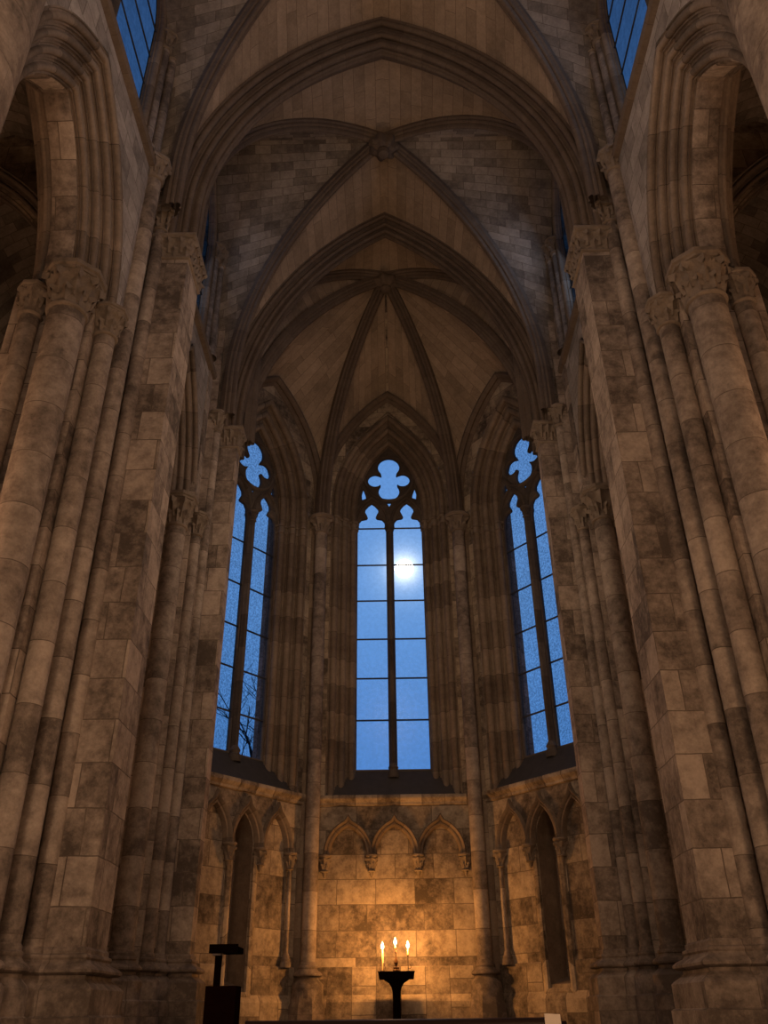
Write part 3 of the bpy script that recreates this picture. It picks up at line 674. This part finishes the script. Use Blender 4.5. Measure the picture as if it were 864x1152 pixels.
# ------------------------------------------------------------------ floor, aisles, closing walls
def sheet(name, pts, mat, label, cat):
    m = MB(); p = [V(*q) for q in pts]; u = p[1]-p[0]; u /= np.linalg.norm(u); v = p[-1]-p[0]; v = v-u*np.dot(u, v); v /= np.linalg.norm(v)
    m.poly(p, [(float(np.dot(q, u)), float(np.dot(q, v))) for q in p]); o = m.build(name, mat, smooth=0); return tag(o, label, cat, kind='structure')
sheet('floor', [(-6.6, -4, FLOOR), (6.6, -4, FLOOR), (6.6, 15.4, FLOOR), (-6.6, 15.4, FLOOR)], FLAG, 'stone flag floor of nave and apse', 'floor')
sheet('wall_back', [(-6.6, -4, FLOOR), (6.6, -4, FLOOR), (6.6, -4, 14), (-6.6, -4, 14)], WALL, 'west wall of the nave behind the viewpoint', 'wall')
for s in (-1, 1):
    sd = SIDE[s]
    sheet('wall_outer_'+sd, [(s*6.4, -4, FLOOR), (s*6.4, 12.7, FLOOR), (s*6.4, 12.7, 10.6), (s*6.4, -4, 10.6)], WALL, f'outer wall of the {sd} aisle', 'wall')
    sheet('wall_end_'+sd, [(s*3.2, 12.6, FLOOR), (s*6.6, 12.6, FLOOR), (s*6.6, 12.6, 10.6), (s*3.2, 12.6, 10.6)], WALL, f'end wall of the {sd} aisle', 'wall')
    sheet('wall_nave_'+sd, [(s*3, -4, 6), (s*3, 3.1, 6), (s*3, 3.1, 14.), (s*3, -4, 14.)], WALL, f'{sd} upper nave wall beside the viewpoint', 'wall')
    m = MB(); pth = full_arch((s*3.9, 0, 8.8), (s*5.15, 0, 10.6), (s*6.4, 0, 8.8), 0.1, 20)
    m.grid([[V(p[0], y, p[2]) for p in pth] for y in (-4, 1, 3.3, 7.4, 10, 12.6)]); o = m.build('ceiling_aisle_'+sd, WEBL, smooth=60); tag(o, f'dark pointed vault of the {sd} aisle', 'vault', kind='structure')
    for yy, nm in ((7.55, 'beside the nearest whole pier'), (11.3, 'beside the apse pier')):
        t = thing('aisle_arch', f'shadowed arch across the {sd} aisle {nm}', 'arch', (s*5.15, yy, 7), 'arches across the aisles')
        pt = full_arch((s*3.95, yy, 6.4), (s*5.15, yy, 9.45), (s*6.35, yy, 6.4), .6, 24)
        m = MB(); sweep(m, pt, band_prof(.28, .25), (0, 1, 0), (s*5.15, yy, 6)); m.build('moulded_band', RIB, t)
        fa = frame((s*5.15, yy-.1, 0), (1, 0, 0), (0, -1, 0)); m = MB(); arch_wall(m, fa, -1.25, 1.25, 6.4, 10.7, 0, 1.2, 7., 2.45); m.build('infill', WALL, t, smooth=0)
        m = MB(); m.box((min(s*3.88, s*4.05), yy-.28, FLOOR), (max(s*3.88, s*4.05), yy+.28, 6.4)); m.build('pilaster', PIER, t, smooth=0)
m = MB(); m.grid([[V(p[0], y, p[2]) for p in up(A0, 3.2, .34, 0)] for y in (-4, 0, 3.2)]); o = m.build('ceiling_back', WEB, smooth=60); tag(o, 'plain vault over the nave behind the viewpoint', 'vault', kind='structure')

# ------------------------------------------------------------------ furnishings
def sq(mb, cx, cy, prof, hy=1., bev=.0):
    rows = [[(cx-h, cy-h*hy, z), (cx+h, cy-h*hy, z), (cx+h, cy+h*hy, z), (cx-h, cy+h*hy, z)] for h, z in prof]
    mb.grid(rows, None, close=True); mb.poly(rows[0][::-1]); mb.poly(rows[-1])
SX, SY, SZ = -.005, 14.12, .525
t = thing('candle_stand', 'dark wooden pedestal table carrying three lit candles', 'stand', (SX, SY, FLOOR))
m = MB(); sq(m, SX, SY, [(.25, SZ-.095), (.262, SZ-.02), (.267, SZ-.012), (.267, SZ)], .8); m.build('table_top', WOOD, t, smooth=0)
m = MB(); sq(m, SX, SY, [(.058, SZ-.36), (.06, SZ-.26), (.075, SZ-.2), (.11, SZ-.145), (.17, SZ-.11), (.185, SZ-.095)], .8); m.build('bracket', WOOD, t, smooth=30)
m = MB(); sq(m, SX, SY, [(.06, FLOOR+.1), (.056, SZ-.36)], .9); m.build('post', WOOD, t, smooth=0)
m = MB(); sq(m, SX, SY, [(.24, FLOOR), (.24, FLOOR+.05), (.12, FLOOR+.1), (.07, FLOOR+.14)]); m.build('foot', WOOD, t, smooth=0)
def candle(x, z0, h, r, label, fl=.122):
    t = thing('candle', label, 'candle', (x, SY, z0), 'lit candles on the stand')
    m = MB(); loft(m, circle(x, SY, r, 16), [(0, z0), (0, z0+h-.008), (-.3*r, z0+h), (-.8*r, z0+h-.004)], cap_bot=True); m.build('wax', WAX, t)
    m = MB(); tube(m, [(x, SY, z0+h-.006), (x+.002, SY, z0+h+.02)], .0025, 6); m.build('wick', IRON, t)
    m = MB(); P, Nn = circle(x, SY, 1e-5, 16)
    loft(m, (P, Nn), [(.001, z0+h+.005), (.013, z0+h+.02), (.022, z0+h+.042), (.021, z0+h+.06), (.013, z0+h+.09), (.005, z0+h+fl-.01), (.0005, z0+h+fl)]); f = m.build('flame', FLAME, t)
    f['label'] = 'bright yellow white flame'
    li = bpy.data.lights.new('candle_light', 'POINT'); li.energy = CANDLE_W; li.color = (1., .40, .09); li.shadow_soft_size = .03
    lo = bpy.data.objects.new('candle_light', li); COL.objects.link(lo); lo.location = (x, SY-.045, z0+h+.06)
CANDLE_W = 36
xl, xm, xr = SX-.2, SX-.01, SX+.175
# left: bare taper in a small wire cage
t = thing('candlestick', 'small wire candle cage at the left end of the stand', 'candlestick', (xl, SY, SZ))
m = MB(); loft(m, circle(xl, SY, .035, 20), [(0, SZ), (0, SZ+.012), (-.015, SZ+.016)], cap_top=True, cap_bot=True); m.build('base', BRONZE, t)
for a in (20, 100, 200, 290):
    a = math.radians(a); dx, dy = math.cos(a), math.sin(a); m = MB()
    tube(m, [(xl+.03*dx, SY+.03*dy, SZ+.01), (xl+.042*dx, SY+.042*dy, SZ+.05), (xl+.03*dx, SY+.03*dy, SZ+.085), (xl+.038*dx, SY+.038*dy, SZ+.115)], .0045, 6); m.build('prong', BRONZE, t)
candle(xl, SZ+.016, .262, .014, 'lit taper candle at the left end of the stand')
# middle: ornate turned holder
t = thing('candlestick', 'ornate dark turned candlestick in the middle of the stand', 'candlestick', (xm, SY, SZ))
m = MB(); loft(m, circle(xm+.01, SY, 1e-4, 8, PI/8), [(.05, SZ), (.052, SZ+.02), (.04, SZ+.03), (.045, SZ+.055), (.025, SZ+.065)], cap_top=True, cap_bot=True); m.build('base', BRONZE, t, smooth=20)
m = MB(); loft(m, circle(xm+.008, SY, 1e-4, 20), [(.012, SZ+.06), (.02, SZ+.09), (.034, SZ+.115), (.028, SZ+.145), (.016, SZ+.175), (.01, SZ+.2), (.007, SZ+.23), (.016, SZ+.255), (.007, SZ+.275), (.014, SZ+.3), (.014, SZ+.31)], cap_top=True); m.build('stem', BRONZE, t)
candle(xm, SZ+.309, .025, .012, 'lit candle stub on the ornate middle candlestick')
# right: thin rod with a scroll
t = thing('candlestick', 'thin dark rod candlestick with scroll at the right end of the stand', 'candlestick', (xr, SY, SZ))
m = MB(); loft(m, circle(xr, SY, .032, 20), [(0, SZ), (0, SZ+.01), (-.02, SZ+.016)], cap_top=True, cap_bot=True); m.build('base', BRONZE, t)
m = MB(); tube(m, [(xr, SY, SZ+.012), (xr, SY, SZ+.2)], .006, 8); m.build('rod', BRONZE, t)
m = MB(); tube(m, [(xr+.045+.0*i, SY, SZ+.1) if False else (xr+.02+.024*math.cos(math.radians(180+i*40)), SY, SZ+.065+.03*math.sin(math.radians(180+i*40))) for i in range(8)], .0045, 6); m.build('scroll', BRONZE, t)
m = MB(); loft(m, circle(xr, SY, .006, 16), [(0, SZ+.195), (.011, SZ+.203), (.011, SZ+.215)], cap_top=True); m.build('cup', BRONZE, t)
candle(xr, SZ+.214, .075, .011, 'lit candle on the thin rod at the right end of the stand')

# lectern
LY = 9.0
t = thing('lectern', 'dark wooden lectern box with a post and flat book rest, beside the apse pier', 'lectern', (-1.61, LY, FLOOR))
m = MB(); m.box((-1.755, LY-.1, FLOOR), (-1.475, LY+.2, .235)); m.build('pedestal', REDW, t, smooth=0)
m = MB(); m.box((-1.79, LY-.13, FLOOR), (-1.44, LY+.23, FLOOR+.08)); m.build('plinth', WOOD, t, smooth=0)
m = MB(); m.box((-1.712, LY+.02, .235), (-1.655, LY+.08, .505)); m.build('post', WOOD, t, smooth=0)
m = MB(); m.box((-1.745, LY-.12, .505), (-1.475, LY+.2, .555)); m.box((-1.745, LY-.135, .5), (-1.475, LY-.12, .575)); m.build('book_rest', WOOD, t, smooth=0)
m = MB(); m.box((-1.725, LY-.07, .487), (-1.64, LY+.07, .508)); m.build('bracket_plate', plain('grey_plate', (.25, .2, .2), .5), t, smooth=0)

# pew whose top rail closes the foot of the view
PY = 6.0
t = thing('wooden_pew', 'dark polished wooden pew back across the foot of the view', 'pew', (.0, PY, FLOOR))
zt = -.03
m = MB(); P = [[(x, PY+y, zt+z) for y, z in [(-.035, -.1), (-.04, -.03), (-.03, -.005), (0, 0), (.03, -.005), (.04, -.03), (.035, -.1)]] for x in (-.92, -.9, .9, .95)]
m.grid(P); m.poly([(x, y, z) for x, y, z in P[0]]); m.poly([(x, y, z) for x, y, z in P[-1]]); m.build('top_rail', POLISH, t)
m = MB(); m.box((-.9, PY-.02, FLOOR+.4), (.93, PY+.02, zt-.09)); m.build('back_panel', POLISH, t, smooth=0)
m = MB(); m.box((-.9, PY, FLOOR+.42), (.93, PY+.42, FLOOR+.46)); m.build('seat', POLISH, t, smooth=0)
for x in (-.95, .93):
    m = MB(); prof = [(-.05, FLOOR), (.46, FLOOR), (.46, FLOOR+.6), (.3, FLOOR+.68), (.12, zt-.12), (.06, zt-.05), (0, zt-.02), (-.05, zt-.06)]
    w_ = .06 if x < 0 else .09
    m.grid([[(x+d, PY+a, b) for a, b in prof] for d in (0, w_)], None, close=True); m.poly([(x, PY+a, b) for a, b in prof]); m.poly([(x+w_, PY+a, b) for a, b in prof]); m.build('bench_end', POLISH, t, smooth=0)
m = MB(); m.box((.55, PY-.09, -.33), (.99, PY-.08, -.2)); m.box((.55, PY-.09, -.345), (.99, PY-.02, -.33)); m.build('book_rack', POLISH, t, smooth=0)
m = MB(); m.grid([[(.885, PY-.07, -.33), (.985, PY-.07, -.33)], [(.885, PY-.045, -.01), (.98, PY-.045, -.015)]]); m.grid([[(.885, PY-.068, -.33), (.985, PY-.068, -.33)], [(.885, PY-.043, -.01), (.98, PY-.043, -.015)]])
o = m.build('service_card', PAPER, smooth=0); tag(o, 'plain white card propped at the right end of the pew', 'card')

# ------------------------------------------------------------------ outside: moon, trees, ground
MD = V(.0186, 1, .5035)
EOF_MOON = MD/np.linalg.norm(MD)
mp = EOF_MOON*400
me = bpy.data.meshes.new('moon'); bm = bmesh.new(); bmesh.ops.create_uvsphere(bm, u_segments=32, v_segments=16, radius=4.4); bm.to_mesh(me); bm.free(); me.materials.append(MOON)
o = bpy.data.objects.new('moon', me); COL.objects.link(o); o.location = tuple(mp); tag(o, 'bright low moon seen through the central window', 'moon')
def tree(label, x, y, h, seed, spread):
    rd = random.Random(seed); t = thing('bare_tree', label, 'tree', (x, y, FLOOR), 'bare trees outside the windows'); segs = []
    def grow(p, d, L, r, dep):
        pts = [p]; q = p; dd = d
        for i in range(4):
            dd = dd+V(rd.uniform(-.2, .2), rd.uniform(-.2, .2), rd.uniform(-.02, .14)); dd /= np.linalg.norm(dd); q = q+dd*L/4; pts.append(q)
        segs.append((pts, [r*(1-.12*i) for i in range(5)], dep))
        if dep < 6:
            for i in range(rd.choice((2, 3, 3)) if dep else 5):
                k = rd.choice((2, 3, 4)); a = rd.uniform(0, 2*PI)
                nd = dd*.75+V(math.cos(a), math.sin(a), rd.uniform(-.1, .5))*spread; nd /= np.linalg.norm(nd)
                grow(pts[k], nd, L*rd.uniform(.58, .8), r*.58, dep+1)
    grow(V(x, y, FLOOR), V(0, 0, 1), h*.38, h*.016, 0)
    m = MB()
    for p, r, dep in segs:
        if dep < 1: tube(m, p, r, 10)
    m.build('trunk', BARK, t)
    m = MB()
    for p, r, dep in segs:
        if dep >= 1: tube(m, p, r, 4)
    m.build('branches', BARK, t, merge=False)
tree('dark bare tree low in the left window', -6.9, 30, 13.0, 5, .8)
tree('distant bare tree twigs at the foot of the central window', -1.6, 44, 12.2, 11, .7)
sheet('ground', [(-300, 16, FLOOR-.3), (300, 16, FLOOR-.3), (300, 500, FLOOR-.3), (-300, 500, FLOOR-.3)], EARTH, 'dark ground outside the church', 'ground')

# ------------------------------------------------------------------ sky
w = bpy.data.worlds.new('dusk'); bpy.context.scene.world = w; w.use_nodes = True; nt = w.node_tree; nt.nodes.clear(); L = nt.links.new
tc = N_(nt, 'ShaderNodeTexCoord'); dt = N_(nt, 'ShaderNodeVectorMath', operation='DOT_PRODUCT'); dt.inputs[1].default_value = tuple(EOF_MOON)
nm = N_(nt, 'ShaderNodeVectorMath', operation='NORMALIZE'); L(tc.outputs['Generated'], nm.inputs[0]); L(nm.outputs[0], dt.inputs[0])
sx = N_(nt, 'ShaderNodeSeparateXYZ'); L(nm.outputs[0], sx.inputs[0])
rp = N_(nt, 'ShaderNodeValToRGB'); e = rp.color_ramp.elements
e[0].position = 0; e[0].color = (.03, .09, .26, 1); e[1].position = 1; e[1].color = (.05, .12, .32, 1)
for p_, c_ in ((.12, (.065, .215, .58, 1)), (.4, (.095, .27, .66, 1)), (.62, (.11, .28, .66, 1))):
    x = e.new(p_); x.color = c_
L(sx.outputs[2], rp.inputs[0])
def halo(power, col, prev):
    pw = N_(nt, 'ShaderNodeMath', operation='POWER', use_clamp=True); L(dt.outputs['Value'], pw.inputs[0]); pw.inputs[1].default_value = power
    mx = N_(nt, 'ShaderNodeMixRGB', blend_type='ADD'); L(pw.outputs[0], mx.inputs[0]); L(prev, mx.inputs[1]); mx.inputs[2].default_value = col+(1,); return mx.outputs[0]
c = halo(90, (.05, .07, .08), rp.outputs[0]); c = halo(1600, (.22, .25, .24), c); c = halo(9000, (1.2, 1.15, 1.0), c)
bg = N_(nt, 'ShaderNodeBackground'); L(c, bg.inputs[0]); bg.inputs[1].default_value = 1.0
out = N_(nt, 'ShaderNodeOutputWorld'); L(bg.outputs[0], out.inputs[0])

# ------------------------------------------------------------------ added warm fill lights without fixtures: nave, apse and aisles
def fill_lamp(loc, energy, color, size):
    li = bpy.data.lights.new('warm_fill', 'POINT'); li.energy = energy; li.color = color; li.shadow_soft_size = size
    o = bpy.data.objects.new('warm_fill', li); COL.objects.link(o); o.location = loc
def area(loc, target, energy, color, sx_, sy_):
    li = bpy.data.lights.new('sky_light', 'AREA'); li.shape = 'RECTANGLE'; li.size = sx_; li.size_y = sy_; li.energy = energy; li.color = color
    o = bpy.data.objects.new('sky_light', li); COL.objects.link(o); o.location = loc
    o.rotation_euler = (Vector(target)-Vector(loc)).to_track_quat('-Z', 'Y').to_euler()
WARM = (1., .62, .37); SOFT = (1., .74, .56)
fill_lamp((-1.9, 1.2, .9), 265, WARM, .35)  # this pair stands for unseen candles and lamps near the viewpoint
fill_lamp((1.9, 1.2, .9), 265, (1., .56, .29), .35)
fill_lamp((0, 10.0, 6.0), 95, (1., .66, .4), .5)  # added fill, brightens the apse jambs and vault; nothing hangs here
fill_lamp((0, -1.5, 7.0), 150, SOFT, .8)  # added soft fill, with the next one, for upper piers and vault
fill_lamp((0, 4.5, 8.5), 50, SOFT, .8)
for s in (-1, 1): fill_lamp((s*5.3, 5.4, 3.5), 120, (1., .55, .3), .3)  # added fill that lifts the black aisles; no source stands there
# dusk sky light entering by the clerestory
for s in (-1, 1):
    for b in BAYS:
        area((s*3.34, b['cyc'], 11.0), (-s*1., b['cyc'], 8.8), 22 if s > 0 else 8, (.6, .72, 1.), 1.2, 2.4)

# ------------------------------------------------------------------ camera
Yv = V(447-432, 1140-576, 955.); Yv /= np.linalg.norm(Yv)
Zv = V(412-432, -1040-576, 955.); Zv -= Yv*np.dot(Zv, Yv); Zv /= np.linalg.norm(Zv)
Xv = np.cross(Yv, Zv)
from mathutils import Matrix
R = np.stack([Xv, Yv, Zv])                       # world = R @ (right, down, forward)
M = Matrix(((R[0, 0], -R[0, 1], -R[0, 2], 0), (R[1, 0], -R[1, 1], -R[1, 2], 0), (R[2, 0], -R[2, 1], -R[2, 2], 0), (0, 0, 0, 1)))
cam = bpy.data.cameras.new('camera'); cam.sensor_fit = 'VERTICAL'; cam.sensor_height = 24; cam.lens = 955/1152*24; cam.clip_start = .05; cam.clip_end = 2000
co = bpy.data.objects.new('camera', cam); COL.objects.link(co); co.matrix_world = M
sc = bpy.context.scene; sc.camera = co
sc.view_settings.view_transform = 'Standard'; sc.view_settings.look = 'None'; sc.view_settings.exposure = 0
sc.cycles.max_bounces = 8; sc.cycles.diffuse_bounces = 4; sc.cycles.transparent_max_bounces = 12
sc.cycles.sample_clamp_indirect = 4; sc.cycles.use_denoising = True
